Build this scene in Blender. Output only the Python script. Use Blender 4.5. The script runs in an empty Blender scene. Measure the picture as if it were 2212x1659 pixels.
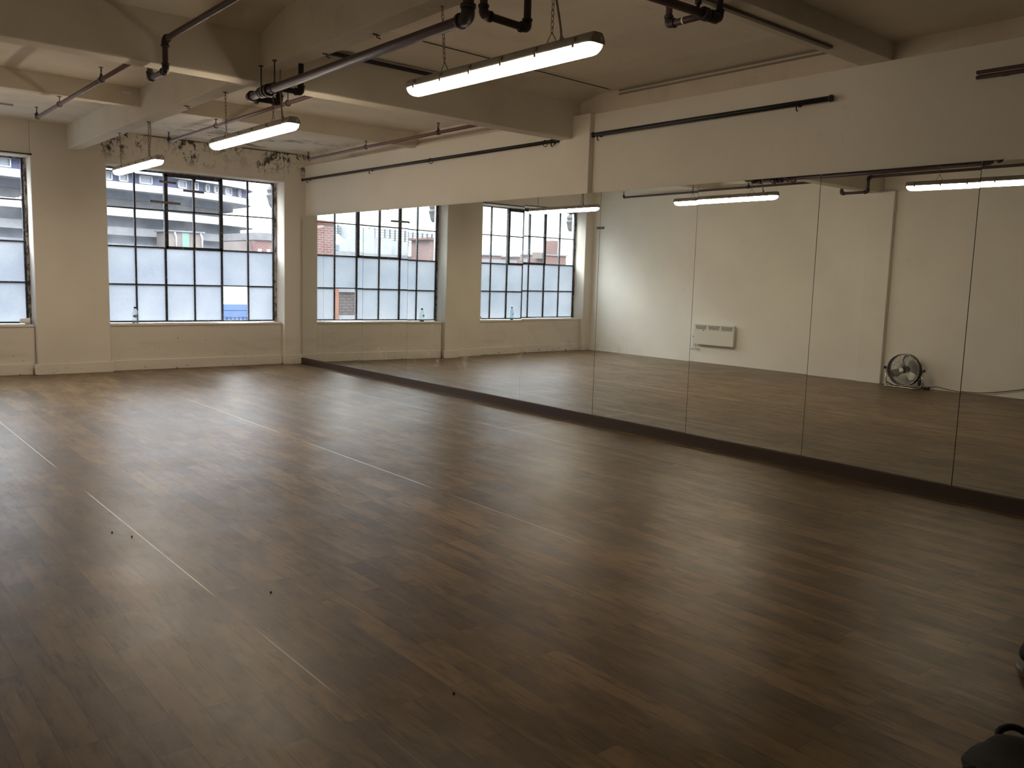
import bpy, bmesh, math, random
from mathutils import Vector, Matrix
random.seed(7)
S = bpy.context.scene
COL = S.collection
# ------------------------------------------------------------------ camera
YAW, PITCH, ROLL, FPX = 0.7015, -0.1231, 0.0304, 1821.88
cam_d = bpy.data.cameras.new('camera'); cam = bpy.data.objects.new('camera', cam_d); COL.objects.link(cam)
fw = Vector((math.sin(YAW)*math.cos(PITCH), math.cos(YAW)*math.cos(PITCH), math.sin(PITCH)))
rt = Vector((math.cos(YAW), -math.sin(YAW), 0)); up = rt.cross(fw)
r2 = rt*math.cos(ROLL)+up*math.sin(ROLL); u2 = -rt*math.sin(ROLL)+up*math.cos(ROLL)
M = Matrix((r2, u2, -fw)).transposed().to_4x4(); M.translation = (0, 0, 1.5)
cam.matrix_world = M
cam_d.sensor_width = 36; cam_d.lens = FPX/2212*36; cam_d.clip_start = .02; cam_d.clip_end = 400
S.camera = cam
# ------------------------------------------------------------------ world, exposure
W = bpy.data.worlds.new('overcast_sky'); S.world = W; W.use_nodes = True
wn = W.node_tree.nodes; wl = W.node_tree.links
bgn = wn['Background']; bgn.inputs[1].default_value = 29.0
tc = wn.new('ShaderNodeTexCoord'); sx = wn.new('ShaderNodeSeparateXYZ'); wr = wn.new('ShaderNodeValToRGB')
wl.new(tc.outputs['Generated'], sx.inputs[0]); wl.new(sx.outputs['Z'], wr.inputs[0]); wl.new(wr.outputs[0], bgn.inputs[0])
wr.color_ramp.elements[0].position = 0.25; wr.color_ramp.elements[0].color = (.105, .109, .114, 1)
wr.color_ramp.elements[1].position = .62; wr.color_ramp.elements[1].color = (.90, .95, 1, 1)
S.view_settings.view_transform = 'Standard'; S.view_settings.look = 'None'
S.view_settings.gamma = 1; S.view_settings.exposure = 0.0
S.view_settings.use_curve_mapping = False
def portal(x0, x1, name):
    l = bpy.data.lights.new(name, 'AREA'); l.shape = 'RECTANGLE'; l.size = x1-x0; l.size_y = 2.3
    l.cycles.is_portal = True
    o = bpy.data.objects.new(name, l); COL.objects.link(o)
    o.location = ((x0+x1)/2, 13.36, 1.82); o.rotation_euler = (-math.pi/2, 0, 0)
portal(3.38, 6.07, 'daylight_portal'); portal(-.22, 2.46, 'daylight_portal')
LAMP_STRENGTH = 56.0; LAMP_COL = (1, .83, .62, 1)

# ------------------------------------------------------------------ materials
def mat(name, col=(.5, .5, .5), rough=.6, metal=0., spec=.5, **k):
    m = bpy.data.materials.new(name); m.use_nodes = True
    b = m.node_tree.nodes['Principled BSDF']
    b.inputs['Base Color'].default_value = (*col, 1); b.inputs['Roughness'].default_value = rough
    b.inputs['Metallic'].default_value = metal; b.inputs['Specular IOR Level'].default_value = spec
    for a, v in k.items(): b.inputs[a.replace('_', ' ')].default_value = v
    return m
class NT:
    def __init__(s, m): s.m = m; s.t = m.node_tree; s.n = s.t.nodes; s.l = s.t.links; s.b = s.n['Principled BSDF']; s.geo = None
    def new(s, ty, **k):
        n = s.n.new(ty)
        for a, v in k.items(): setattr(n, a, v)
        return n
    def pos(s):
        if s.geo is None: s.geo = s.new('ShaderNodeNewGeometry')
        return s.geo.outputs['Position']
    def xyz(s):
        x = s.new('ShaderNodeSeparateXYZ'); s.l.new(s.pos(), x.inputs[0]); return x.outputs
    def put(s, sock, v):
        if isinstance(v, (int, float)): sock.default_value = v
        elif isinstance(v, tuple): sock.default_value = v if len(v) == 4 else (*v, 1)
        else: s.l.new(v, sock)
    def math(s, op, a, b=0., c=None, clamp=False):
        n = s.new('ShaderNodeMath', operation=op, use_clamp=clamp); s.put(n.inputs[0], a); s.put(n.inputs[1], b)
        if c is not None: s.put(n.inputs[2], c)
        return n.outputs[0]
    def noise(s, scale, detail=3, rough=.5, sc=(1, 1, 1), vec=None, w=0):
        mp = s.new('ShaderNodeMapping'); s.l.new(vec or s.pos(), mp.inputs[0]); mp.inputs['Scale'].default_value = sc
        mp.inputs['Location'].default_value = (w, w*1.7, w*.6)
        n = s.new('ShaderNodeTexNoise'); s.l.new(mp.outputs[0], n.inputs[0])
        n.inputs['Scale'].default_value = scale; n.inputs['Detail'].default_value = detail; n.inputs['Roughness'].default_value = rough
        return n.outputs['Fac']
    def ramp(s, v, lo, hi, a=0., b=1.):
        n = s.new('ShaderNodeMapRange', clamp=True); n.interpolation_type = 'SMOOTHSTEP'
        s.put(n.inputs[0], v); s.put(n.inputs[1], lo); s.put(n.inputs[2], hi); s.put(n.inputs[3], a); s.put(n.inputs[4], b)
        return n.outputs[0]
    def mix(s, f, a, b, mode='MIX'):
        n = s.new('ShaderNodeMix', data_type='RGBA', blend_type=mode)
        s.put(n.inputs[0], f); s.put(n.inputs[6], a); s.put(n.inputs[7], b); return n.outputs[2]
    def bump(s, h, strength=.3, dist=.002):
        n = s.new('ShaderNodeBump'); s.put(n.inputs['Height'], h); n.inputs['Strength'].default_value = strength
        n.inputs['Distance'].default_value = dist; s.l.new(n.outputs[0], s.b.inputs['Normal'])

CREAM = (.66, .60, .51)
def wall_mat(name, base=CREAM, mould=False, skirt=False, dirty=0., rough=.75):
    m = mat(name, base, rough, spec=.25); t = NT(m)
    n1 = t.noise(.9, 4); n2 = t.noise(9, 5, .6)
    c = t.mix(t.ramp(n1, .35, .7), base, tuple(v*.93 for v in base))
    c = t.mix(t.ramp(n2, .60, .75, 0, .35), c, tuple(v*.8 for v in base))
    x = t.xyz()
    if mould:
        f = t.math('MULTIPLY', t.ramp(x['Z'], 2.98, 3.22), t.ramp(x['X'], 3.15, 3.5))
        f2 = t.ramp(t.noise(6, 7, .78, (1, 1, .7)), .50, .56); f3 = t.ramp(t.noise(1.6, 2), .38, .52)
        mk = t.math('MULTIPLY', t.math('MULTIPLY', f, f2), t.math('ADD', f3, .25), clamp=True)
        c = t.mix(t.math('MULTIPLY', mk, .95), c, (.05, .042, .04))
        cr = t.math('MULTIPLY', t.ramp(x['Z'], 3.385, 3.40), t.ramp(t.noise(2.2, 3), .45, .55))
        c = t.mix(t.math('MULTIPLY', t.math('MULTIPLY', cr, t.ramp(x['X'], 3.1, 3.2)), .85), c, (.05, .04, .035))
    if skirt:
        lo = t.ramp(x['Z'], .02, .13, 1, 0)
        ch = t.math('MULTIPLY', t.ramp(t.noise(13, 4, .6, (1, 1, 1.6)), .635, .66), lo)
        c = t.mix(ch, c, (.03, .022, .018))
        ch2 = t.math('MULTIPLY', t.ramp(t.noise(26, 2, .5, w=4), .735, .75), t.ramp(x['Z'], .9, .3, 0, 1))
        c = t.mix(ch2, c, (.08, .06, .05))
        sm = t.math('MULTIPLY', t.ramp(t.noise(1.2, 5, .6, (.6, .6, 2.5)), .5, .75), t.ramp(x['Z'], .9, .1, 0, .35))
        c = t.mix(sm, c, (.36, .32, .27))
    if dirty:
        d = t.ramp(t.noise(1.3, 6, .65, w=2), .45, .8, 0, dirty)
        c = t.mix(d, c, (.28, .24, .19))
        cr = t.ramp(t.noise(3.5, 8, .75, (.4, 1, 1), w=5), .66, .72, 0, dirty)
        c = t.mix(cr, c, (.12, .10, .08))
    t.l.new(c, t.b.inputs['Base Color'])
    t.bump(t.noise(14, 6, .6), .25, .004)
    return m
M_wall_win = wall_mat('painted_plaster_window_wall', (.74, .69, .61), True, True)
M_wall = wall_mat('painted_plaster', (.78, .74, .66))
M_left = wall_mat('painted_plaster_left', (.82, .79, .72), skirt=False)
M_beam = wall_mat('painted_concrete_beam', (.72, .67, .58), dirty=.25, rough=.9)
M_ceil = wall_mat('painted_concrete_ceiling', (.82, .76, .66), dirty=.25, rough=.9)

def ceiling_far():
    m = wall_mat('stained_ceiling', (.78, .73, .64), dirty=.3, rough=.9); t = NT(m)
    src = t.b.inputs['Base Color'].links[0].from_socket; x = t.xyz()
    a = t.math('MULTIPLY', t.ramp(x['Y'], 10.6, 12.2), t.ramp(x['X'], 3.3, 4.6))
    k = t.math('MULTIPLY', a, t.ramp(t.noise(2.5, 8, .78, (.55, 1, 1)), .49, .60))
    t.l.new(t.mix(t.math('MULTIPLY', k, .8), src, (.10, .085, .075)), t.b.inputs['Base Color'])
    return m
M_ceil_far = ceiling_far()

def floor_mat():
    m = mat('wood_effect_vinyl', (.2, .14, .1), .4, spec=.24); t = NT(m); x = t.xyz()
    # planks run along Y
    cmb = t.new('ShaderNodeCombineXYZ'); t.l.new(x['Y'], cmb.inputs[0]); t.l.new(x['X'], cmb.inputs[1])
    def brick(w, h, off, mort, loc):
        mp = t.new('ShaderNodeMapping'); t.l.new(cmb.outputs[0], mp.inputs[0]); mp.inputs['Location'].default_value = loc
        b = t.new('ShaderNodeTexBrick'); t.l.new(mp.outputs[0], b.inputs[0]); b.offset = off; b.offset_frequency = 2
        b.inputs['Color1'].default_value = (0, 0, 0, 1); b.inputs['Color2'].default_value = (1, 1, 1, 1)
        b.inputs['Mortar'].default_value = (.5, .5, .5, 1)
        b.inputs['Scale'].default_value = 1; b.inputs['Mortar Size'].default_value = mort; b.inputs['Mortar Smooth'].default_value = .3
        b.inputs['Brick Width'].default_value = w; b.inputs['Row Height'].default_value = h; b.inputs['Bias'].default_value = 0
        return b
    b1 = brick(1.02, .11, .37, .0012, (.3, .004, 0)); b2 = brick(.52, .11, .61, 0., (.05, .004, 0))
    # shift the grain from plank to plank
    sh = t.math('MULTIPLY', b1.outputs['Color'], 7.3)
    gv = t.new('ShaderNodeCombineXYZ'); t.put(gv.inputs[0], x['X']); t.put(gv.inputs[1], x['Y']); t.put(gv.inputs[2], sh)
    g1 = t.noise(5, 8, .62, (7, .9, 1), gv.outputs[0]); g2 = t.noise(3, 4, .6, (2.2, .8, 1), gv.outputs[0], 3)
    g3 = t.noise(26, 3, .6, (6, .5, 1), gv.outputs[0], 9)
    base = t.mix(b1.outputs['Color'], (0.102, 0.063, 0.032), (0.222, 0.144, 0.073))
    base = t.mix(t.math('MULTIPLY', b2.outputs['Color'], .42), base, (0.27, 0.19, 0.096))
    base = t.mix(t.ramp(g2, .38, .66, 0, .68), base, (0.074, 0.046, 0.026))
    base = t.mix(t.ramp(g1, .50, .72, 0, .75), base, (0.046, 0.030, 0.019))
    base = t.mix(t.ramp(g3, .55, .75, 0, .30), base, (0.260, 0.190, 0.105))
    base = t.mix(t.math('MULTIPLY', b1.outputs['Fac'], .7), base, (0.025, 0.016, 0.010))
    # pale welded joints between the two metre sheets
    fr = t.math('ABSOLUTE', t.math('SUBTRACT', t.math('MODULO', t.math('ADD', x['X'], 4.6035-1+.0), 2), 1))
    seam = t.math('LESS_THAN', fr, .0035)
    def seg(a, b, k=1.): return t.math('MULTIPLY', t.math('MULTIPLY', t.ramp(x['Y'], a-.12, a+.12), t.ramp(x['Y'], b+.15, b-.15)), k)
    def add(*q):
        r = q[0]
        for w in q[1:]: r = t.math('ADD', r, w)
        return r
    v1 = t.math('MULTIPLY', add(seg(6.95, 9.5, .75), seg(3.83, 6.0), seg(2.65, 3.2, .4)), t.ramp(x['X'], 2.3, 2.2))
    v2 = t.math('MULTIPLY', add(seg(7.4, 9.9, .8), seg(4.93, 6.83), seg(3.4, 4.55, .45)), t.math('MULTIPLY', t.ramp(x['X'], 2.3, 2.4), t.ramp(x['X'], 4.5, 4.4)))
    v3 = t.math('MULTIPLY', add(seg(7.6, 9.7, .6), seg(5.4, 6.92, .75)), t.ramp(x['X'], 4.5, 4.6))
    wear = t.math('MULTIPLY', seam, t.math('ADD', add(v1, v2, v3), .05), clamp=True)
    base = t.mix(wear, base, (.85, .82, .76))
    cs = t.math('MULTIPLY', t.math('LESS_THAN', t.math('ABSOLUTE', t.math('SUBTRACT', x['Y'], 6.50)), .004), t.math('GREATER_THAN', x['X'], 5.40))
    base = t.mix(t.math('MULTIPLY', cs, .6), base, (.8, .76, .7))
    # fine scuffs in the dancing area
    v = t.new('ShaderNodeTexVoronoi', feature='DISTANCE_TO_EDGE'); mp = t.new('ShaderNodeMapping')
    t.l.new(t.pos(), mp.inputs[0]); mp.inputs['Scale'].default_value = (3.1, 2.3, 1); mp.inputs['Rotation'].default_value = (0, 0, .5)
    wv = t.new('ShaderNodeVectorMath', operation='ADD'); nn = t.new('ShaderNodeTexNoise'); nn.inputs['Scale'].default_value = 2.5
    t.l.new(t.pos(), nn.inputs[0]); t.l.new(mp.outputs[0], wv.inputs[0]); t.l.new(nn.outputs['Color'], wv.inputs[1]); t.l.new(wv.outputs[0], v.inputs[0])
    sc = t.math('MULTIPLY', t.math('LESS_THAN', v.outputs['Distance'], .008), t.ramp(t.noise(1.1, 3, .6), .50, .60))
    sc = t.math('MULTIPLY', t.math('MULTIPLY', sc, t.ramp(x['Y'], 4.4, 6)), t.ramp(t.noise(7, 3, .6), .5, .6, 0, .35))
    base = t.mix(sc, base, (.6, .56, .5))
    t.l.new(base, t.b.inputs['Base Color'])
    r = t.math('ADD', t.ramp(t.noise(1.4, 5, .6), .3, .7, .32, .39), t.ramp(t.noise(22, 4, .6, (1, .6, 1)), .35, .7, 0, .04))
    t.l.new(r, t.b.inputs['Roughness'])
    h = t.math('SUBTRACT', t.math('MULTIPLY', g1, .4), b1.outputs['Fac'])
    t.bump(h, .12, .002)
    return m
M_floor = floor_mat()

def mirror_mat():
    m = mat('silvered_mirror', (.83, .85, .82), 0.004, 1.0); t = NT(m); x = t.xyz()
    o = t.n['Material Output']; d = t.new('ShaderNodeBsdfDiffuse'); d.inputs[0].default_value = (.75, .74, .72, 1)
    mx = t.new('ShaderNodeMixShader')
    k = t.math('MULTIPLY', t.ramp(t.noise(3.4, 7, .74), .53, .70), t.ramp(x['Z'], 1.25, .6))
    k = t.math('MULTIPLY', k, t.math('MULTIPLY', t.ramp(x['Y'], 5.2, 6.4), t.ramp(x['Y'], 12.4, 10)))
    t.put(mx.inputs[0], t.math('MULTIPLY', k, .30)); t.l.new(t.b.outputs[0], mx.inputs[1]); t.l.new(d.outputs[0], mx.inputs[2])
    t.l.new(mx.outputs[0], o.inputs[0]); return m
M_mirror = mirror_mat()
M_mirror_edge = mat('polished_glass_edge', (.45, .47, .36), .25, .4)
M_plinth = mat('dark_brown_board', (.045, .026, .018), .45)
M_batten = mat('unpainted_batten', (.05, .035, .025), .8)

def steel_mat():
    m = mat('weathered_window_steel', (.045, .045, .05), .6); t = NT(m)
    t.l.new(t.mix(t.ramp(t.noise(30, 5, .7), .55, .68, 0, .8), (.035, .035, .042), (.30, .29, .28)), t.b.inputs['Base Color']); return m
M_steel = steel_mat()
def putty_mat():
    m = mat('flaking_paint_frame', (.5, .48, .45), .8); t = NT(m)
    t.l.new(t.mix(t.ramp(t.noise(22, 6, .75, (1, 1, .45)), .44, .58), (.52, .48, .45), (.07, .06, .06)), t.b.inputs['Base Color']); return m
M_putty = putty_mat()
def glass_mat():
    m = bpy.data.materials.new('clear_window_glass'); m.use_nodes = True; n = m.node_tree.nodes; l = m.node_tree.links; n.clear()
    o = n.new('ShaderNodeOutputMaterial'); tr = n.new('ShaderNodeBsdfTransparent'); gl = n.new('ShaderNodeBsdfGlossy'); gl.inputs['Roughness'].default_value = .01
    tr.inputs[0].default_value = (.93, .95, .96, 1)
    fr = n.new('ShaderNodeFresnel'); fr.inputs[0].default_value = 1.5; mx = n.new('ShaderNodeMixShader')
    l.new(fr.outputs[0], mx.inputs[0]); l.new(tr.outputs[0], mx.inputs[1]); l.new(gl.outputs[0], mx.inputs[2])
    # thin film of grime that scatters the sky
    df = n.new('ShaderNodeBsdfTranslucent'); df.inputs[0].default_value = (.9, .92, .95, 1)
    g = n.new('ShaderNodeNewGeometry'); nz = n.new('ShaderNodeTexNoise'); nz.inputs['Scale'].default_value = 2.2; nz.inputs['Detail'].default_value = 6
    l.new(g.outputs['Position'], nz.inputs[0]); mr = n.new('ShaderNodeMapRange'); mr.inputs[1].default_value = .45; mr.inputs[2].default_value = .75
    mr.inputs[3].default_value = .014; mr.inputs[4].default_value = .04; l.new(nz.outputs[0], mr.inputs[0])
    m2 = n.new('ShaderNodeMixShader'); l.new(mr.outputs[0], m2.inputs[0]); l.new(mx.outputs[0], m2.inputs[1]); l.new(df.outputs[0], m2.inputs[2])
    l.new(m2.outputs[0], o.inputs[0]); return m
M_glass = glass_mat()
def frost_mat():
    m = bpy.data.materials.new('obscured_glass'); m.use_nodes = True; n = m.node_tree.nodes; l = m.node_tree.links; n.clear()
    o = n.new('ShaderNodeOutputMaterial'); tl = n.new('ShaderNodeBsdfTranslucent'); gl = n.new('ShaderNodeBsdfGlossy'); gl.inputs['Roughness'].default_value = .25
    g = n.new('ShaderNodeNewGeometry'); nz = n.new('ShaderNodeTexNoise'); nz.inputs['Scale'].default_value = 1.6; nz.inputs['Detail'].default_value = 3
    n2 = n.new('ShaderNodeTexNoise'); n2.inputs['Scale'].default_value = 42; n2.inputs['Detail'].default_value = 4
    l.new(g.outputs['Position'], nz.inputs[0]); l.new(g.outputs['Position'], n2.inputs[0])
    rp = n.new('ShaderNodeValToRGB'); l.new(nz.outputs[0], rp.inputs[0])
    rp.color_ramp.elements[0].position = .35; rp.color_ramp.elements[0].color = (.089, .100, .115, 1)
    rp.color_ramp.elements[1].position = .62; rp.color_ramp.elements[1].color = (.112, .121, .133, 1)
    rp2 = n.new('ShaderNodeValToRGB'); l.new(n2.outputs[0], rp2.inputs[0])
    rp2.color_ramp.elements[0].position = .35; rp2.color_ramp.elements[0].color = (.93, .93, .94, 1)
    rp2.color_ramp.elements[1].position = .6; rp2.color_ramp.elements[1].color = (1, 1, 1, 1)
    mu = n.new('ShaderNodeMix'); mu.data_type = 'RGBA'; mu.blend_type = 'MULTIPLY'; mu.inputs[0].default_value = 1
    l.new(rp.outputs[0], mu.inputs[6]); l.new(rp2.outputs[0], mu.inputs[7]); l.new(mu.outputs[2], tl.inputs[0])
    mx = n.new('ShaderNodeMixShader'); mx.inputs[0].default_value = .05
    l.new(tl.outputs[0], mx.inputs[1]); l.new(gl.outputs[0], mx.inputs[2]); l.new(mx.outputs[0], o.inputs[0]); return m
M_frost = frost_mat()
def pipe_mat(name, col, chip):
    m = mat(name, col, .45); t = NT(m)
    t.l.new(t.mix(t.ramp(t.noise(11, 6, .7), .64, .70, 0, .8), col, chip), t.b.inputs['Base Color']); return m
M_pipe = pipe_mat('maroon_painted_pipe', (.060, .032, .036), (.30, .26, .26))
M_pipe_far = pipe_mat('paler_maroon_pipe', (.13, .075, .078), (.25, .2, .2))  # paler maroon for the pipe lengths beyond the deep beam
M_iron = pipe_mat('black_iron_fitting', (.022, .018, .022), (.08, .07, .07))
M_black = mat('black_enamel', (.012, .013, .016), .4)
M_brass = mat('tarnished_brass', (.30, .22, .10), .35, .8)
M_chain = mat('galvanised_chain', (.22, .20, .17), .5, .6)
M_house = mat('grey_polycarbonate', (.42, .40, .36), .5)
M_clip = mat('stainless_clip', (.30, .27, .23), .4, .7)
M_cord = mat('grey_cable_sheath', (.33, .30, .26), .6)
def lamp_mat(k=1.):
    m = bpy.data.materials.new('lit_diffuser'); m.use_nodes = True; n = m.node_tree.nodes; n.clear()
    o = n.new('ShaderNodeOutputMaterial'); e = n.new('ShaderNodeEmission'); e.inputs[0].default_value = LAMP_COL; e.inputs[1].default_value = LAMP_STRENGTH*k
    m.node_tree.links.new(e.outputs[0], o.inputs[0]); return m
M_heater = mat('cream_powder_coat', (.72, .70, .62), .4); M_slot = mat('dark_slots', (.10, .10, .085), .7)
M_white = mat('white_plastic', (.78, .76, .72), .4)
M_chrome = mat('chrome_steel', (.62, .62, .60), .22, 1.0); M_blade = mat('brushed_aluminium', (.55, .56, .52), .4, .85)
M_fabric = mat('black_nylon', (.012, .012, .013), .8)
M_strip = mat('grey_strip', (.20, .21, .22), .7)
M_bottle = mat('clear_pet', (.88, .95, .97), .06, Transmission_Weight=.9, IOR=1.06)
M_bottle_blue = mat('pale_blue_pet', (.60, .84, .95), .08, Transmission_Weight=.85, IOR=1.07)
M_label = mat('green_label', (.16, .34, .17), .6); M_label2 = mat('pale_label', (.55, .65, .75), .6); M_cap = mat('dark_cap', (.02, .05, .04), .5)
M_water = mat('paper_white', (.8, .79, .76), .8)

# ------------------------------------------------------------------ mesh helpers
def BM(): return bmesh.new()
def box(bm, x0, x1, y0, y1, z0, z1, mi=0):
    vs = [bm.verts.new(p) for p in ((x0,y0,z0),(x1,y0,z0),(x1,y1,z0),(x0,y1,z0),(x0,y0,z1),(x1,y0,z1),(x1,y1,z1),(x0,y1,z1))]
    for f in ((0,3,2,1),(4,5,6,7),(0,1,5,4),(1,2,6,5),(2,3,7,6),(3,0,4,7)):
        fc = bm.faces.new([vs[i] for i in f]); fc.material_index = mi
    return vs
def prism(bm, pts, axis, a, b):
    """extrude a 2D outline along an axis; pts are the two other coordinates in x,y,z order"""
    def P(p, t): return {'x': (t, p[0], p[1]), 'y': (p[0], t, p[1]), 'z': (p[0], p[1], t)}[axis]
    A = [bm.verts.new(P(p, a)) for p in pts]; B = [bm.verts.new(P(p, b)) for p in pts]
    bm.faces.new(A); bm.faces.new(B[::-1]); n = len(pts)
    for i in range(n): bm.faces.new((A[i], B[i], B[(i+1) % n], A[(i+1) % n]))
def fillet(pts, r, n=5):
    pts = [Vector(p) for p in pts]
    if r <= 0 or len(pts) < 3: return pts
    out = [pts[0]]
    for i in range(1, len(pts)-1):
        a, b, c = pts[i-1], pts[i], pts[i+1]; d1 = (a-b); d2 = (c-b); q = min(r, d1.length*.45, d2.length*.45)
        p1 = b+d1.normalized()*q; p2 = b+d2.normalized()*q
        for k in range(n+1):
            t = k/n; out.append(p1*(1-t)**2+b*2*t*(1-t)+p2*t*t)
    out.append(pts[-1]); return out
def tube(bm, pts, r, seg=10, fil=0., cap=True):
    pts = fillet(pts, fil); rs = r if isinstance(r, (list, tuple)) else [r]*len(pts)
    prev = None; rings = []
    for i, p in enumerate(pts):
        d = (pts[min(i+1, len(pts)-1)]-pts[max(i-1, 0)]).normalized()
        if prev is None:
            a = Vector((0, 0, 1)) if abs(d.z) < .9 else Vector((1, 0, 0)); n = d.cross(a).normalized()
        else: n = (prev-d*prev.dot(d)).normalized()
        prev = n; b = d.cross(n)
        rings.append([bm.verts.new(p+(n*math.cos(2*math.pi*k/seg)+b*math.sin(2*math.pi*k/seg))*rs[i]) for k in range(seg)])
    for i in range(len(rings)-1):
        for k in range(seg): bm.faces.new((rings[i][k], rings[i][(k+1) % seg], rings[i+1][(k+1) % seg], rings[i+1][k])).smooth = True
    if cap: bm.faces.new(rings[0][::-1]); bm.faces.new(rings[-1])
def lathe(bm, prof, c, axis='z', seg=20):
    rings = []
    for r, h in prof:
        ring = []
        for k in range(seg):
            a = 2*math.pi*k/seg; u, v = r*math.cos(a), r*math.sin(a)
            p = {'z': (u, v, h), 'x': (h, u, v), 'y': (v, h, u)}[axis]
            ring.append(bm.verts.new(Vector(p)+Vector(c)))
        rings.append(ring)
    for i in range(len(rings)-1):
        for k in range(seg): bm.faces.new((rings[i][k], rings[i][(k+1) % seg], rings[i+1][(k+1) % seg], rings[i+1][k])).smooth = True
    bm.faces.new(rings[0][::-1]); bm.faces.new(rings[-1])
def torus(bm, c, R, r, nrm='y', seg=20, ms=6, sx=1, sz=1):
    pts = []
    for k in range(seg):
        a = 2*math.pi*k/seg; u, v = R*sx*math.cos(a), R*sz*math.sin(a)
        pts.append(Vector({'y': (u, 0, v), 'x': (0, u, v), 'z': (u, v, 0)}[nrm])+Vector(c))
    N = {'y': Vector((0,1,0)), 'x': Vector((1,0,0)), 'z': Vector((0,0,1))}[nrm]; rings = []
    for k in range(seg):
        d = (pts[(k+1) % seg]-pts[k-1]).normalized(); o = d.cross(N)
        rings.append([bm.verts.new(pts[k]+(o*math.cos(2*math.pi*j/ms)+N*math.sin(2*math.pi*j/ms))*r) for j in range(ms)])
    for k in range(seg):
        A, B = rings[k], rings[(k+1) % seg]
        for j in range(ms): bm.faces.new((A[j], B[j], B[(j+1) % ms], A[(j+1) % ms])).smooth = True
def tag(o, label=None, cat=None, group=None, kind=None):
    if label: o['label'] = label
    if cat: o['category'] = cat
    if group: o['group'] = group
    if kind: o['kind'] = kind
    return o
def obj(name, bm, m, parent=None, bev=0., fix=True, wn=False):
    if fix: bmesh.ops.recalc_face_normals(bm, faces=bm.faces)
    me = bpy.data.meshes.new(name); bm.to_mesh(me); bm.free()
    for mm in (m if isinstance(m, (list, tuple)) else [m]): me.materials.append(mm)
    o = bpy.data.objects.new(name, me); COL.objects.link(o)
    if parent is not None:
        o.parent = parent; o.matrix_parent_inverse = Matrix.Translation(-parent.location)
    if bev:
        b = o.modifiers.new('bevel', 'BEVEL'); b.width = bev; b.segments = 2; b.limit_method = 'ANGLE'; b.angle_limit = .7
    return o
def thing(name, loc, label, cat, group=None):
    o = bpy.data.objects.new(name, None); o.empty_display_size = .1; o.location = loc; COL.objects.link(o)
    return tag(o, label, cat, group)
def struct(name, bm, m, parent=None, bev=0.):
    o = obj(name, bm, m, parent, bev)
    if parent is None: tag(o, kind='structure')
    return o

# ------------------------------------------------------------------ room shell
XL, XR, XU, YW, YB = -.451, 6.43, 6.458, 13.007, -4.0
ZC, ZC2, ZS = 3.41, 3.47, 3.235
bm = BM(); box(bm, XL-.3, XR+.3, YB-.3, YW+.45, -.2, 0); struct('floor', bm, M_floor)
bm = BM(); box(bm, XL-.3, XR+.3, 6.85, YW+.45, ZC, ZC+.3)
struct('ceiling', bm, M_ceil_far)
bm = BM(); box(bm, XL-.3, XR+.3, YB-.3, 6.85, ZC2+.01, ZC2+.31)
box(bm, XL, XU+.01, YB, 3.27, 3.375, ZC2+.02)      # lower slab of the nearest bay
struct('ceiling', bm, M_ceil)
# window wall with two openings
W1X0, W1X1, W2X0, W2X1, ZT, YO = -.216, 2.452, 3.394, 6.066, 2.945, 13.45
bm = BM()
for a, b in ((XL-.3, W1X0), (W1X1, W2X0), (W2X1, XR+.3)): box(bm, a, b, YW, YO, 0, ZC+.1)
for a, b in ((W1X0, W1X1), (W2X0, W2X1)):
    box(bm, a, b, YW, YO, ZT, ZC+.1); box(bm, a, b, 13.108, YO, 0, .672)
struct('wall_front', bm, M_wall_win, bev=.012)
bm = BM(); box(bm, 3.348, 6.193, YW-.012, YW+.02, ZT, 2.985); box(bm, -.3, 2.50, YW-.012, YW+.02, ZT, 2.985)
struct('trim_1', bm, M_wall_win, bev=.004)
# painted skirting, one length per pier and spandrel
bm = BM()
for a, b in ((XL, W1X0), (W1X1-.04, W2X0+.025), (W2X1-.01, XR)): box(bm, a, b, YW-.022, YW+.03, 0, .15)
for a, b in ((W1X0, W1X1-.04), (W2X0+.025, W2X1-.01)): box(bm, a, b, 13.085, 13.14, 0, .15)
struct('baseboard_front', bm, M_wall_win, bev=.006)
# right wall: lined lower wall, recessed strip of older, dirtier wall above, its shade put into the colour
bm = BM(); box(bm, XR, XR+.3, YB, YW, 0, ZS); struct('wall_right', bm, M_wall, bev=.004)
bm = BM(); box(bm, XU, XR+.3, YB, YW, ZS, ZC2+.1); struct('wall_right_upper', bm, wall_mat('old_wall_with_painted_shade', (.66, .59, .49), dirty=.5, rough=.9))
bm = BM(); box(bm, 6.366, XR+.01, 6.41, 6.86, 2.41, ZS-.002); struct('trim_2', bm, M_wall, bev=.006)
bm = BM(); box(bm, 6.445, XU+.01, 3.54, 6.1, 3.385, 3.40); box(bm, 6.445, XU+.01, 3.54, 6.1, 3.42, 3.434)
struct('trim_3', bm, mat('dark_band', (.26, .23, .18), .9), bev=.002)  # two thin bands darker than the wall around them
# left wall and its pilaster (seen in the mirrors)
bm = BM(); box(bm, XL-.3, XL, YB, YW, 0, ZC2+.1); struct('wall_left', bm, M_left)
bm = BM(); box(bm, XL-.01, XL+.08, 6.45, 6.85, 0, 3.02); struct('trim_4', bm, M_left, bev=.008)
bm = BM(); box(bm, XL-.3, XR+.3, YB-.3, YB, 0, ZC2+.1); struct('wall_back', bm, M_wall)
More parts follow.
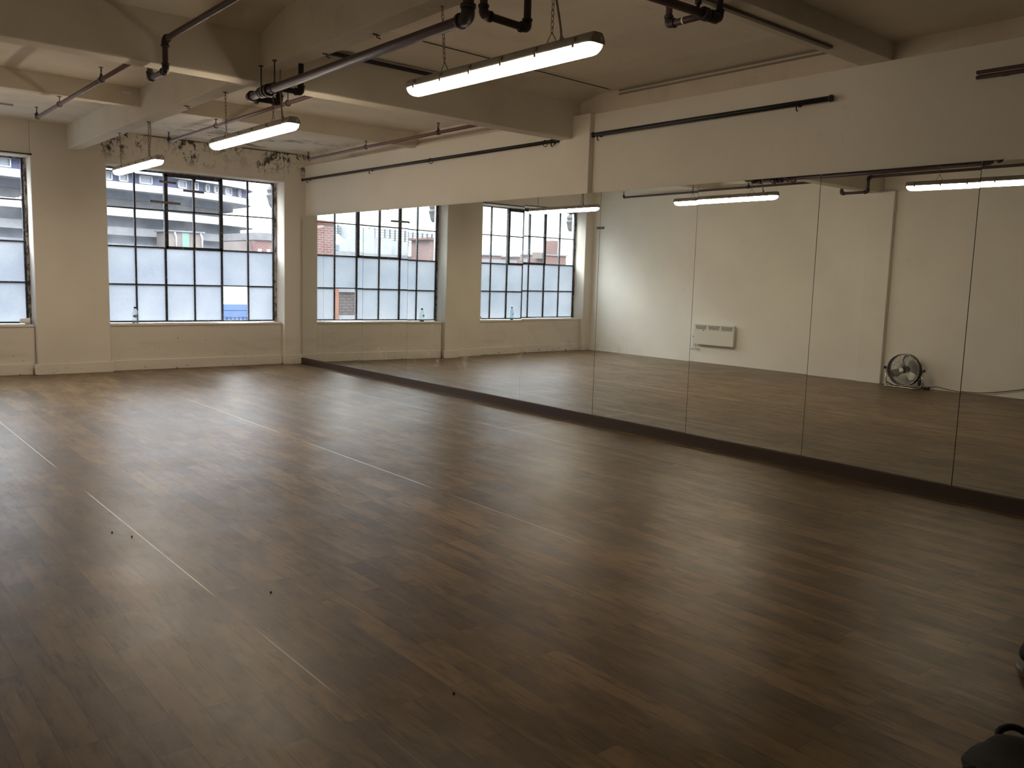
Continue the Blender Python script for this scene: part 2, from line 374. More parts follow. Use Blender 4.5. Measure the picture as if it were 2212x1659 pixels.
# beams
bm = BM(); box(bm, XL, XU+.01, 6.66, 6.86, 3.0, 3.6); struct('trim_5', bm, M_beam, bev=.012)
bm = BM(); box(bm, 2.91, 3.085, 6.84, 13.02, 3.09, 3.5)
struct('trim_6', bm, M_beam, bev=.012)
bm = BM(); box(bm, 2.91, 3.085, YB, 6.67, 3.10, 3.6); struct('trim_7', bm, M_beam, bev=.012)
bm = BM(); box(bm, XL, 2.92, 9.75, 9.88, 3.215, 3.45); struct('trim_8', bm, M_beam, bev=.006)
bm = BM(); box(bm, 3.075, XU, 9.75, 9.88, 3.215, 3.45); struct('trim_9', bm, M_beam, bev=.006)
bm = BM(); box(bm, XL, XU+.01, 3.27, 3.53, ZS, 3.6); struct('trim_10', bm, M_beam, bev=.008)
# splayed haunches where the slab meets the beam and the wall
bm = BM(); prism(bm, [(6.04, ZC2+.02), (6.04, ZC2+.0099), (XU+.01, 3.435), (XU+.01, ZC2+.02)], 'y', 3.52, 6.67); struct('trim_11', bm, M_beam)
bm = BM(); prism(bm, [(6.19, ZC2+.02), (6.19, ZC2+.0099), (6.67, 3.37), (6.67, ZC2+.02)], 'x', 3.08, XU); struct('trim_12', bm, M_beam)
bm = BM(); prism(bm, [(6.19, ZC2+.02), (6.19, ZC2+.0099), (6.67, 3.37), (6.67, ZC2+.02)], 'x', XL, 2.92); struct('trim_13', bm, M_beam)

# ------------------------------------------------------------------ windows
GZ0, GZ1, GW, YG = .7058, 2.9354, .4323, 13.328
def pane(bm, x0, x1, z0, z1): bm.faces.new([bm.verts.new(p) for p in ((x0, YG, z0), (x1, YG, z0), (x1, YG, z1), (x0, YG, z1))])
def window(n, gx0, x0, x1, clear_low):
    root = thing('window_%d' % n, ((x0+x1)/2, YG, GZ0), None, None); tag(root, kind='structure')
    rh = (GZ1-GZ0)/4; X = [gx0+GW*i for i in range(7)]; Z = [GZ0+rh*i for i in range(5)]
    bm = BM(); t = .011
    for i, x in enumerate(X):
        w = .015 if i in (2, 4) else t
        if i in (0, 6): w = .016
        box(bm, x-w, x+w, YG-.018, YG+.02, GZ0, GZ1)
    for j, z in enumerate(Z):
        w = .012 if j in (0, 4) else .0085
        box(bm, X[0], X[6], YG-.014, YG+.016, z-w, z+w)
    obj('frame', bm, M_steel, root)
    bm = BM(); a, b = X[2], X[4]; z0, z1 = Z[2], Z[4]-.02
    for x in (a+.012, b-.012): box(bm, x-.026, x+.026, YG-.042, YG-.004, z0-.012, z1)
    for z in (z0, z1-.02): box(bm, a, b, YG-.042, YG-.004, z-.018, z+.024)
    box(bm, X[3]-.012, X[3]+.012, YG-.035, YG-.004, z0, z1); box(bm, a, b, YG-.035, YG-.004, Z[3]-.01, Z[3]+.01)
    s = obj('opening_vent', bm, M_steel, root)
    bm = BM(); box(bm, X[3]-.02, X[3]+.02, YG-.06, YG-.04, z1-.06, z1+.0); tube(bm, [(X[3], YG-.06, z1-.03), (X[3]+.01, YG-.075, z1-.09)], .006, 6); obj('vent_catch', bm, M_iron, s)
    bm = BM()                                                # clear panes
    for j in (2, 3):
        for i in range(6): pane(bm, X[i], X[i+1], Z[j], Z[j+1])
    if clear_low: i = clear_low; pane(bm, X[i], X[i+1], Z[0], Z[1])
    obj('clear_panes', bm, M_glass, root)
    bm = BM()
    for j in (0, 1):
        for i in range(6):
            if j == 0 and i == clear_low: continue  # the one clear lower pane
            pane(bm, X[i], X[i+1], Z[j], Z[j+1])
    obj('frosted_panes', bm, M_frost, root)
    bm = BM(); box(bm, X[6]+.01, x1+.005, YG-.03, YG+.05, GZ0-.02, ZT); box(bm, x0-.005, X[0]-.01, YG-.03, YG+.05, GZ0-.02, ZT)
    box(bm, x0, x1, YG-.02, YG+.05, GZ1, ZT+.01); obj('flaking_surround', bm, M_putty, root)
    bm = BM(); box(bm, x0, x1-.012, 13.088, YG+.1, .655, .6865); obj('window_sill', bm, M_wall_win, root, .008)
    return root
window(1, -.1867, W1X0, W1X1, None); window(2, 3.4229, W2X0, W2X1, 4)

# small grey strips across the glazing bars
for i, (x0, x1, z, lb) in enumerate(((4.20, 4.45, 2.797, 'short grey strip across the window bar, highest of the three on the right window'),
                                  (4.555, 4.87, 2.694, 'grey strip across the vent centre bar in the right window'),
                                  (4.06, 4.51, 2.495, 'long grey strip across the window bar, lowest of the three on the right window'))):
    bm = BM(); prism(bm, [(x0, z-.018+.004), (x1, z-.022), (x1, z+.012), (x0, z+.020)], 'y', YG-.052, YG-.043)
    tag(obj('glazing_strip', bm, M_strip), lb, 'strip', 'grey strips on the right window')

# ------------------------------------------------------------------ mirrors and plinth
SEAM = [12.985, 12.234, 11.006, 9.80, 8.60, 7.397, 6.199, 4.961, 3.743, 2.525, 1.31, .09]
TILT = [(0, 0), (-.0001, -.0005), (-.0031, -.0020), (.0023, -.0033), (.0084, -.0007), (.0002, .0016), (-.0005, .0021), (.0016, .0029), (-.001, .0021), (-.0001, .0028), (0, .0015)]
ML = ['narrow mirror panel in the corner beside the window wall', 'mirror panel nearest the narrow corner one, reflecting brick wall outside',
      'mirror panel reflecting the grey strip and middle panes of the right window', 'mirror panel reflecting the clear bottle and the pier between windows',
      'mirror panel reflecting the pale blue bottle on the sill', 'mirror panel reflecting the far corner, with a scrap of black tape at its right edge',
      'mirror panel reflecting bare wall left of the convector heater', 'mirror panel reflecting the convector heater',
      'mirror panel reflecting the chrome fan beside the pilaster', 'mirror panel at the right edge of the photo, reflecting the fan cable',
      'mirror panel nearest the camera, past the right edge of the photo']
MW = 6.3606
for i in range(11):
    y1, y0 = SEAM[i]-.0025, SEAM[i+1]+.0025; yc = (y0+y1)/2; hw = (y1-y0)/2
    bm = BM(); vs = box(bm, 0, .006, -hw, hw, .107-1.2, 2.418-1.2, 1)
    bm.faces.ensure_lookup_table()
    for f in bm.faces:
        if all(v.co.x < .0001 for v in f.verts): f.material_index = 0
    o = obj('wall_mirror', bm, [M_mirror, M_mirror_edge], fix=True)
    o.location = (MW, yc, 1.2); a, b = TILT[i]
    o.rotation_euler = (0, -b, a)
    tag(o, ML[i], 'mirror', 'mirror panels along the right wall')
bm = BM(); box(bm, 6.385, XR, -.3, 12.99, .106, 2.405); tag(obj('mirror_backing_board', bm, M_batten), 'dark backing board behind the row of mirror panels', 'board')
bm = BM(); box(bm, 6.347, XR-.001, -.6, 12.98, 0, .104); box(bm, 6.335, 6.35, -.6, 12.995, 0, .012)
tag(obj('plinth_board', bm, M_plinth, bev=.002), 'long dark brown board along the floor under the mirrors', 'skirting board')
bm = BM(); box(bm, 6.352, 6.358, 6.14, 6.235, 2.043, 2.068)
t_ = tag(obj('tape_scrap', bm, M_black), 'scrap of black tape across the mirror joint below the far corner reflection', 'tape')

# ------------------------------------------------------------------ lights
def chain_bm(p0, p1, pitch=.028):
    bm = BM(); p0, p1 = Vector(p0), Vector(p1); d = p1-p0; n = max(2, int(d.length/pitch)); d.normalize()
    up_ = d; s1 = Vector((1, 0, 0)); s1 = (s1-up_*s1.dot(up_)).normalized(); s2 = up_.cross(s1)
    for k in range(n):
        c = p0.lerp(p1, (k+.5)/n); s = s1 if k % 2 else s2; ring = []; hl = (p1-p0).length/n*.68
        pts = [c+s*math.cos(a)*.008+up_*math.sin(a)*hl for a in [2*math.pi*j/10 for j in range(10)]]
        N = up_.cross(s); rs = []
        for j in range(10):
            t = (pts[(j+1) % 10]-pts[j-1]).normalized(); o_ = t.cross(N)
            rs.append([bm.verts.new(pts[j]+(o_*math.cos(2*math.pi*q/4)+N*math.sin(2*math.pi*q/4))*.0022) for q in range(4)])
        for j in range(10):
            for q in range(4): bm.faces.new((rs[j][q], rs[(j+1) % 10][q], rs[(j+1) % 10][(q+1) % 4], rs[j][(q+1) % 4]))
    return bm
def loft_y(bm, sec, st, xc, zc):
    """sec: closed outline (x,z); st: list of (y, scale_x, scale_z, dz)"""
    rings = []
    for y, sx, sz, dz in st: rings.append([bm.verts.new((xc+x*sx, y, zc+z*sz+dz)) for x, z in sec])
    n = len(sec)
    for i in range(len(rings)-1):
        for k in range(n): bm.faces.new((rings[i][k], rings[i][(k+1) % n], rings[i+1][(k+1) % n], rings[i+1][k])).smooth = True
    bm.faces.new(rings[0][::-1]); bm.faces.new(rings[-1])
def lamp(y0, y1, z, tilt, label, ch_n, ch_f, top_n, top_f, cable, k=1.):
    xc = 3.02; root = thing('batten_light', (xc, (y0+y1)/2, z), label, 'ceiling light', 'linear lights hung under the ceiling beam')
    sec = [(-.052, .052), (-.052, .040), (-.048, .022), (-.034, .006), (-.015, 0), (.015, 0), (.034, .006), (.048, .022), (.052, .040), (.052, .052)]
    st = [(y0, .80, .55, .023), (y0+.012, .90, .78, .011), (y0+.03, .97, .95, .003), (y0+.06, 1, 1, 0), (y1-.06, 1, 1, 0), (y1-.03, .97, .95, .003), (y1-.012, .90, .78, .011), (y1, .80, .55, .023)]
    bm = BM(); loft_y(bm, sec, st, xc, z); d = obj('diffuser', bm, lamp_mat(k), root)
    sec2 = [(-.056, .050), (-.056, .062), (-.046, .085), (-.030, .100), (.030, .100), (.046, .085), (.056, .062), (.056, .050)]
    st2 = [(y0-.012, .80, 1, 0), (y0-.008, .93, 1, 0), (y0+.02, 1, 1, 0), (y1-.02, 1, 1, 0), (y1+.008, .93, 1, 0), (y1+.012, .80, 1, 0)]
    bm = BM(); loft_y(bm, sec2, st2, xc, z); obj('housing', bm, M_house, root)
    n = 6
    for k in range(n):
        y = y0+.1+(y1-y0-.2)*k/(n-1)
        for s in (-1, 1):
            bm = BM(); x = xc+s*.057
            prism(bm, [(x, z+.034), (x+s*.006, z+.036), (x+s*.006, z+.075), (x-s*.008, z+.088), (x-s*.010, z+.084), (x, z+.072)], 'y', y-.008, y+.008)
            obj('clip', bm, M_clip, root)
    bm = BM(); lathe(bm, [(.0, -.004), (.011, -.004), (.011, .004), (.0, .004)][1:3], (xc+.02, y0-.012, z+.072), 'y', 10); obj('end_plug', bm, M_white, root)
    for (y, top) in ((ch_n, top_n), (ch_f, top_f)):
        tx = xc+(top[0]-xc); b0 = (xc, y, z+.155)
        c = obj('chain', chain_bm(b0, top), M_chain, root)
        bm = BM(); tube(bm, [(xc, y-.035, z+.098), (xc, y-.030, z+.120), (xc, y, z+.158), (xc, y+.030, z+.120), (xc, y+.035, z+.098)], .0025, 5); obj('hanging_hook', bm, M_chain, root)
        bm = BM(); tube(bm, [Vector(top)+Vector((0, 0, -.012)), Vector(top)+Vector((0, 0, .0))], .004, 6); tube(bm, [Vector(top)+Vector((-.02, 0, -.004)), Vector(top)+Vector((.02, 0, -.004))], .004, 6); obj('ceiling_hook', bm, M_iron, root)
    bm = BM(); tube(bm, cable, .006, 7, .05); lathe(bm, [(.012, 0), (.012, .022), (.008, .03)], (cable[0][0], cable[0][1], z+.098), 'z', 10)
    obj('supply_cable', bm, M_cord, root)
    piv = Vector((xc, (y0+y1)/2, z))
    if tilt: root.rotation_euler = (tilt, 0, 0)
    return root
ZB = 2.606
lamp(3.02, 4.63, ZB+.002, .013, 'lit linear light nearest the camera, largest of the three', 3.345, 4.29, (3.02, 3.345, 3.10), (3.02, 4.33, 3.10),
     [(3.03, 3.28, ZB+.10), (3.03, 3.29, 2.78), (3.0, 3.31, 2.95), (3.04, 3.33, 3.10)], .56)
lamp(6.30, 7.96, ZB, 0, 'lit linear light under the deep cross beam, middle one of the row', 6.675, 7.665, (3.02, 6.675, 3.0), (3.02, 7.675, 3.09),
     [(3.02, 6.50, ZB+.10), (3.02, 6.52, 2.80), (3.02, 6.55, 2.95), (3.03, 6.56, 3.10)])
lamp(9.52, 11.11, ZB, 0, 'lit linear light nearest the windows, smallest of the three', 9.88, 10.92, (3.02, 9.86, 3.09), (3.02, 10.95, 3.09),
     [(3.02, 9.84, ZB+.10), (3.02, 9.84, 2.80), (3.035, 9.84, 2.95), (3.03, 9.84, 3.09)], 1.2)
# spare hooks left in the beam soffits
for (x, y, z, lb) in ((3.05, 5.12, 3.10, 'small empty hook in the beam above the thick pipe, nearest the lit light'), (3.05, 5.83, 3.10, 'small empty hook in the beam above the thick pipe, further from the camera'),
                      (3.0, 8.6, 3.09, 'small empty hook in the beam behind the deep cross beam')):
    bm = BM(); tube(bm, [(x, y, z), (x, y, z-.02), (x+.03, y, z-.025)], .004, 6); tube(bm, [(x-.03, y, z-.004), (x+.03, y+.01, z-.004)], .004, 6)
    tag(obj('beam_hook', bm, M_iron), lb, 'hook', 'empty hooks in the beam')

# ------------------------------------------------------------------ pipework
def collar(bm, p, d, r, l):
    p = Vector(p); d = Vector(d).normalized(); tube(bm, [p-d*l/2, p-d*l*.42, p+d*l*.42, p+d*l/2], [r*.94, r, r, r*.94], 12)
def elbow(root, p, d1, d2, r, m):
    bm = BM(); p = Vector(p); d1 = Vector(d1).normalized(); d2 = Vector(d2).normalized(); L = r*2.1
    tube(bm, [p+d1*L, p, p+d2*L], r*1.22, 12, r*1.5); collar(bm, p+d1*L, d1, r*1.42, r*.7); collar(bm, p+d2*L, d2, r*1.42, r*.7)
    return obj('elbow', bm, m, root)
def sprinkler(root, p, m=None):
    x, y, z = p; bm = BM()
    lathe(bm, [(.013, 0), (.013, .018), (.008, .022), (.006, .032)], (x, y, z), 'z', 8)
    for s in (-1, 1): tube(bm, [(x, y+s*.004, z+.028), (x, y+s*.017, z+.042), (x, y+s*.015, z+.062), (x, y+s*.003, z+.074)], .003, 5)
    lathe(bm, [(.019, .074), (.019, .079)], (x, y, z), 'z', 10); tube(bm, [(x, y, z+.03), (x, y, z+.06)], .0035, 5)
    return obj('sprinkler_head', bm, M_iron, root)
def hanger(root, p, ztop, r, m=None):
    x, y, z = p; bm = BM(); torus(bm, (x, y, z), r+.005, .005, 'y', 16, 5); tube(bm, [(x, y, z+r), (x, y, ztop)], .005, 6)
    lathe(bm, [(.02, -.006), (.02, 0)], (x, y, ztop), 'z', 8); return obj('pipe_hanger', bm, m or M_iron, root)
# thick main
root = thing('sprinkler_main', (2.842, 5.2, 2.89), 'thick maroon pipe running under the beam from top centre to the cross beam', 'pipe')
bm = BM(); tube(bm, [(2.85, 3.83, 3.099), (2.845, 3.83, 2.89), (2.842, 6.69, 2.885)], .031, 16, .07); obj('pipe', bm, M_pipe, root)
elbow(root, (2.845, 3.83, 2.89), (0, 0, 1), (0, 1, 0), .031, M_iron)
for y in (6.36, 6.41): bm = BM(); collar(bm, (2.842, y, 2.886), (0, 1, 0), .048, .03); obj('flange', bm, M_iron, root)
bm = BM(); collar(bm, (2.842, 6.47, 2.886), (0, 1, 0), .042, .05); obj('coupling', bm, M_iron, root)
for y in (6.255, 6.50): hanger(root, (2.842, y, 2.886), 3.098 if False else 3.09, .034)
elbow(root, (2.842, 6.735, 2.885), (0, -1, 0), (1, 0, 0), .03, M_iron)
bm = BM(); tube(bm, [(2.85, 6.735, 2.885), (3.10, 6.735, 2.885), (3.10, 6.735, 2.995)], .024, 12, .03); obj('branch_pipe', bm, M_iron, root)
elbow(root, (3.10, 6.735, 2.885), (-1, 0, 0), (0, 0, 1), .024, M_iron)
bm = BM(); tube(bm, [(2.85, 6.24, 2.885), (3.05, 6.24, 2.885), (3.05, 6.24, 3.095)], .021, 12, .03); obj('branch_pipe', bm, M_iron, root)
elbow(root, (3.05, 6.24, 2.885), (-1, 0, 0), (0, 0, 1), .021, M_iron)
# U shaped offset
root = thing('offset_pipe', (3.0, 3.72, 2.89), 'dark U shaped pipe hanging beside the thick pipe at the top edge of the photo', 'pipe')
bm = BM(); tube(bm, [(2.868, 3.722, ZC2), (2.868, 3.722, 2.895), (3.175, 3.722, 2.885), (3.175, 3.722, 3.095)], .021, 14, .05); obj('pipe', bm, M_pipe, root)
elbow(root, (2.868, 3.722, 2.893), (0, 0, 1), (1, 0, 0), .021, M_iron); elbow(root, (3.175, 3.722, 2.886), (-1, 0, 0), (0, 0, 1), .021, M_iron)
bm = BM(); tube(bm, [(3.175, 3.722, 3.09), (3.175, 3.722, ZC2)], .021, 12); obj('riser', bm, M_pipe, root)
# pipe group near the camera at the top right of centre
root = thing('branch_pipework', (4.2, 3.32, 3.09), 'dark cross pipe with short branch at the top edge, right of the large light', 'pipe')
bm = BM(); tube(bm, [(3.35, 3.36, 3.105), (4.28, 3.30, 3.095)], .026, 14); obj('pipe', bm, M_pipe, root)
bm = BM(); collar(bm, (4.20, 3.305, 3.096), (1, 0, 0), .04, .05); collar(bm, (4.275, 3.30, 3.095), (1, 0, 0), .036, .07); obj('valve_body', bm, M_iron, root)
bm = BM(); tube(bm, [(4.28, 3.30, 3.095), (4.33, 3.297, 3.095), (4.33, 3.297, 3.234)], .02, 12, .03); obj('riser', bm, M_iron, root)
elbow(root, (4.33, 3.297, 3.095), (-1, 0, 0), (0, 0, 1), .021, M_iron)
bm = BM(); tube(bm, [(4.20, 3.31, 3.09), (4.195, 3.575, 3.09), (4.195, 3.575, ZC2)], .021, 12, .03); obj('branch_pipe', bm, M_pipe, root)
elbow(root, (4.195, 3.575, 3.09), (0, -1, 0), (0, 0, 1), .021, M_iron)
bm = BM(); collar(bm, (4.197, 3.46, 3.09), (0, 1, 0), .0222, .008); obj('white_band', bm, M_white, root)
bm = BM(); tube(bm, [(4.14, 3.31, 3.11), (4.14, 3.31, 3.234)], .011, 8); lathe(bm, [(.02, 0), (.02, .03)], (4.14, 3.31, 3.14), 'z', 8); obj('gauge_stub', bm, M_iron, root)
# left run: goes under the deep beam and on to the window wall
root = thing('sprinkler_pipe', (2.14, 8, 3.14), 'maroon sprinkler pipe on the left that drops under the deep beam', 'pipe', 'sprinkler pipes in the far bay')
bm = BM(); tube(bm, [(2.16, .2, 3.165), (2.147, 6.59, 3.165), (2.147, 6.59, 2.945), (2.147, 6.95, 2.945), (2.147, 6.95, 3.14), (2.14, 7.2, 3.14)], .021, 12, .03); obj('pipe', bm, M_pipe, root)
bm = BM(); tube(bm, [(2.14, 7.15, 3.14), (2.135, 10.88, 3.135)], .019, 12); obj('pipe', bm, M_pipe_far, root)
elbow(root, (2.147, 6.59, 3.165), (0, -1, 0), (0, 0, -1), .021, M_iron); elbow(root, (2.147, 6.59, 2.945), (0, 0, 1), (0, 1, 0), .021, M_iron); elbow(root, (2.147, 6.95, 2.945), (0, -1, 0), (0, 0, 1), .021, M_iron)
elbow(root, (2.135, 10.88, 3.135), (0, -1, 0), (0, 0, 1), .017, M_iron); sprinkler(root, (2.135, 10.88, 3.17))
bm = BM(); collar(bm, (2.138, 8.26, 3.138), (0, 1, 0), .028, .06); obj('tee', bm, M_iron, root); sprinkler(root, (2.138, 8.26, 3.165))
hanger(root, (2.137, 9.815, 3.137), 3.214, .021, M_chain); 
# leftmost run, only seen in the mirrors
root = thing('sprinkler_pipe', (.32, 8, 3.14), 'maroon sprinkler pipe near the left wall, seen only in the mirrors', 'pipe', 'sprinkler pipes in the far bay')
bm = BM(); tube(bm, [(.32, .2, 3.165), (.32, 6.53, 3.165), (.32, 6.53, 2.945), (.32, 6.95, 2.945), (.32, 6.95, 3.14), (.32, 7.2, 3.14)], .021, 12, .03); obj('pipe', bm, M_pipe, root)
bm = BM(); tube(bm, [(.32, 7.15, 3.14), (.30, 11.5, 3.13)], .019, 12); obj('pipe', bm, M_pipe, root)
for e in (((.32, 6.53, 3.165), (0, -1, 0), (0, 0, -1)), ((.32, 6.53, 2.945), (0, 0, 1), (0, 1, 0)), ((.32, 6.95, 2.945), (0, -1, 0), (0, 0, 1))): elbow(root, *e, .021, M_iron)
elbow(root, (.30, 11.5, 3.13), (0, -1, 0), (0, 0, 1), .017, M_iron); sprinkler(root, (.30, 11.5, 3.165)); hanger(root, (.31, 9.815, 3.135), 3.214, .021)
bm = BM(); collar(bm, (.315, 8.6, 3.138), (0, 1, 0), .028, .06); obj('tee', bm, M_iron, root); sprinkler(root, (.315, 8.6, 3.165))
# middle run
root = thing('sprinkler_pipe', (3.745, 9, 3.14), 'maroon sprinkler pipe passing behind the middle light toward the right window', 'pipe', 'sprinkler pipes in the far bay')
bm = BM(); tube(bm, [(3.75, 6.87, 3.145), (3.745, 11.42, 3.135)], .019, 12); obj('pipe', bm, M_pipe_far, root)
elbow(root, (3.745, 11.42, 3.135), (0, -1, 0), (0, 0, 1), .017, M_iron); sprinkler(root, (3.745, 11.42, 3.17)); hanger(root, (3.746, 9.81, 3.14), 3.214, .021)
hanger(root, (3.748, 7.95, 3.14), ZC, .021)
# right run
root = thing('sprinkler_pipe', (5.70, 9, 3.14), 'maroon sprinkler pipe close to the right wall above the black rail', 'pipe', 'sprinkler pipes in the far bay')
bm = BM(); tube(bm, [(5.69, 6.87, 3.145), (5.70, 9.8, 3.14), (5.76, 11.55, 3.14)], .019, 12); obj('pipe', bm, M_pipe_far, root)
elbow(root, (5.76, 11.55, 3.14), (0, -1, 0), (0, 0, 1), .017, M_iron); sprinkler(root, (5.76, 11.55, 3.17)); hanger(root, (5.70, 9.81, 3.14), 3.214, .021)
bm = BM(); collar(bm, (5.692, 8.18, 3.143), (0, 1, 0), .028, .06); obj('tee', bm, M_iron, root); sprinkler(root, (5.692, 8.18, 3.17))
# dark flat pipe let into the top of the beam face, and loose surface cables
bm = BM(); box(bm, 3.42, 4.62, 6.633, 6.665, 3.322, 3.352); tag(obj('beam_conduit', bm, M_iron), 'dark strip of conduit along the top of the deep beam face', 'conduit')
bm = BM(); tube(bm, [(4.0, 6.185, ZC2-.003), (6.42, 6.185, ZC2-.028)], .0045, 6); tag(obj('ceiling_cable', bm, M_iron), 'thin dark cable across the ceiling behind the large light', 'cable')
bm = BM(); box(bm, 3.3, 5.78, 3.385, 3.425, 3.214, 3.236); tag(obj('trunking', bm, pipe_mat('grey_trunking', (.16, .14, .12), (.3, .27, .22)), bev=.003), 'narrow grey trunking fixed under the nearest cross beam, top right', 'trunking')
bm = BM(); box(bm, 1.2, 2.09, 11.92, 11.95, 3.392, 3.412); tag(obj('ceiling_trunking', bm, M_cord), 'short pale trunking on the ceiling above the left window', 'trunking')
bm = BM(); box(bm, 2.72, 2.80, 9.72, 9.75, 3.33, 3.35); tag(obj('junction_tag', bm, M_white), 'small white tag high on the low cross beam, left side', 'tag')

# ------------------------------------------------------------------ rails
def rail(y0, y1, label, r, m, rings, brackets, x=6.37, z=3.008):
    root = thing('wall_rail', (x, (y0+y1)/2, z), label, 'rail', 'rails high on the right wall')
    bm = BM(); tube(bm, [(x, y0, z), (x, y1, z)], r, 12); obj('rod', bm, m, root)
    for y in (y0, y1): bm = BM(); lathe(bm, [(r*1.2, -.012), (r*1.3, 0), (r*1.2, .012)], (x, y, z), 'y', 12); obj('end_cap', bm, m, root)
    for y in rings: bm = BM(); torus(bm, (x, y, z-.012), r+.014, .004, 'y', 18, 6); obj('ring', bm, M_black, root)
    for y in brackets:
        bm = BM(); tube(bm, [(x, y, z-r), (x, y, z-r-.03), (x+.02, y, z-r-.035)], .006, 6); tube(bm, [(x, y, z), (XR, y, z)], .009, 8); lathe(bm, [(.022, 0), (.022, .008)], (XR-.009, y, z), 'x', 10); obj('bracket', bm, M_black, root)
rail(6.90, 12.97, 'black rail high on the right wall between the window corner and the pilaster', .020, M_black, (6.98, 7.10, 9.315), (7.0, 10.87, 12.82))
rail(3.715, 6.36, 'black rail high on the right wall starting at the pilaster', .022, M_black, (), (4.02, 6.30))
root = thing('wall_rail', (6.38, 1.5, 3.0), 'double bronze rail high on the wall at the right edge of the photo', 'rail', 'rails high on the right wall')
for z in (3.033, 2.999): bm = BM(); tube(bm, [(6.39, .2, z), (6.39, 2.63, z)], .013, 10); obj('rod', bm, M_pipe, root)
bm = BM(); box(bm, 6.385, 6.41, .2, 2.62, 3.012, 3.02); obj('bright_strip', bm, M_brass, root)
for y in (.8, 2.45): bm = BM(); box(bm, 6.39, XR, y-.02, y+.02, 2.99, 3.04); obj('bracket', bm, M_pipe, root)
root = thing('curtain_rod', (1.2, 12.97, 2.965), 'thin dark curtain rod above the left window', 'curtain rod')
bm = BM(); tube(bm, [(-.2, 12.965, 2.962), (2.45, 12.965, 2.962)], .008, 8); obj('rod', bm, M_iron, root)
for x in (-.2, 2.45): bm = BM(); lathe(bm, [(.013, -.012), (.013, .012)], (x, 12.965, 2.962), 'x', 10); tube(bm, [(x, 12.965, 2.962), (x, YW-.01, 2.962)], .006, 6); obj('end_cap', bm, M_iron, root)

# ------------------------------------------------------------------ bottles and sill things
def bottle(x, y, z, h, m, mlab, label, R=.034, squat=False):
    root = thing('water_bottle', (x, y, z), label, 'bottle', 'plastic bottles on the window sills')
    bm = BM()
    prof = [(R*.86, 0), (R, .010), (R*.97, h*.10), (R*.99, h*.30), (R, h*.50), (R*.92, h*.62), (R*.66, h*.76), (R*.38, h*.86), (R*.34, h*.90)] if squat else [(R*.8, 0), (R, .008), (R*.93, h*.12), (R, h*.2), (R*.86, h*.34), (R, h*.5), (R*.98, h*.62), (R*.75, h*.76), (R*.42, h*.86), (R*.36, h*.92)]
    lathe(bm, prof, (x, y, z), 'z', 24); obj('bottle_body', bm, m, root)
    bm = BM(); g = []                                        # oval paper label wrapped on the side that faces the room
    for i in range(9):
        u = i/8*2-1; row = []
        for k in (-1, -.5, 0, .5, 1):
            a = math.radians(-112)+u*.62; hh = h*(.085)*math.sqrt(max(.02, 1-u*u))
            row.append(bm.verts.new((x+R*1.02*math.cos(a), y+R*1.02*math.sin(a), z+h*.44+k*hh)))
        g.append(row)
    for i in range(8):
        for k in range(4): bm.faces.new((g[i][k], g[i+1][k], g[i+1][k+1], g[i][k+1])).smooth = True
    o = obj('label_patch', bm, mlab, root); q = o.modifiers.new('thick', 'SOLIDIFY'); q.thickness = .001
    bm = BM(); lathe(bm, [(R*.46, h*.895), (R*.46, h*.96), (R*.28, h)], (x, y, z), 'z', 14); obj('cap', bm, M_cap, root)
bottle(3.795, 13.205, .687, .245, M_bottle, M_label, 'clear squat bottle with a green label on the right window sill', .044, True)
bottle(1.47, 13.205, .687, .265, M_bottle_blue, M_label2, 'pale blue bottle on the left window sill, seen in the mirror', .034)
root = thing('paper_cup', (2.345, 13.2, .687), 'crumpled white cup lying in the corner of the left window sill', 'cup')
bm = BM(); lathe(bm, [(.030, -.055), (.036, .0), (.043, .05), (.045, .055)], (2.345, 13.2, .687+.045), 'x', 18)
for v in bm.verts: v.co += Vector((0, random.uniform(-.003, .003), random.uniform(-.003, .003)))
obj('cup_body', bm, M_water, root)
bm = BM(); torus(bm, (2.40, 13.2, .687+.045), .045, .003, 'x', 18, 5); obj('rim', bm, M_water, root)

# ------------------------------------------------------------------ convector heater
HX, HY0, HY1, HZ0, HZ1 = XL, 9.20, 10.105, .345, .735
root = thing('convector_heater', (HX+.05, (HY0+HY1)/2, HZ0), 'white wall mounted convector heater with three slotted grilles, seen in the mirrors', 'heater')
bm = BM(); box(bm, HX+.022, HX+.085, HY0, HY1, HZ0, HZ1); obj('casing', bm, M_heater, root, .008)
for k in range(3):
    a = HY1-.035-k*.292; b = a-.262; zt, zb = HZ1-.022, HZ1-.098
    bm = BM(); prism(bm, [(a, zt), (b, zt), (b+.022, zb), (a-.022, zb)], 'x', HX+.083, HX+.087)
    g = obj('grille', bm, M_slot, root); bm = BM()
    for q in range(7):
        z = zt-.006-q*.0105; ins = .022*(zt-z)/(zt-zb); box(bm, HX+.086, HX+.091, b+ins, a-ins, z-.0028, z+.0022)
    obj('slats', bm, M_heater, g)
bm = BM(); lathe(bm, [(.008, 0), (.008, .012)], (HX+.085, 9.88, HZ1-.118), 'x', 12); obj('thermostat_knob', bm, M_slot, root)
for y in (HY0+.12, HY1-.12): bm = BM(); box(bm, HX, HX+.03, y-.02, y+.02, HZ0+.06, HZ1-.06); obj('wall_bracket', bm, M_heater, root)
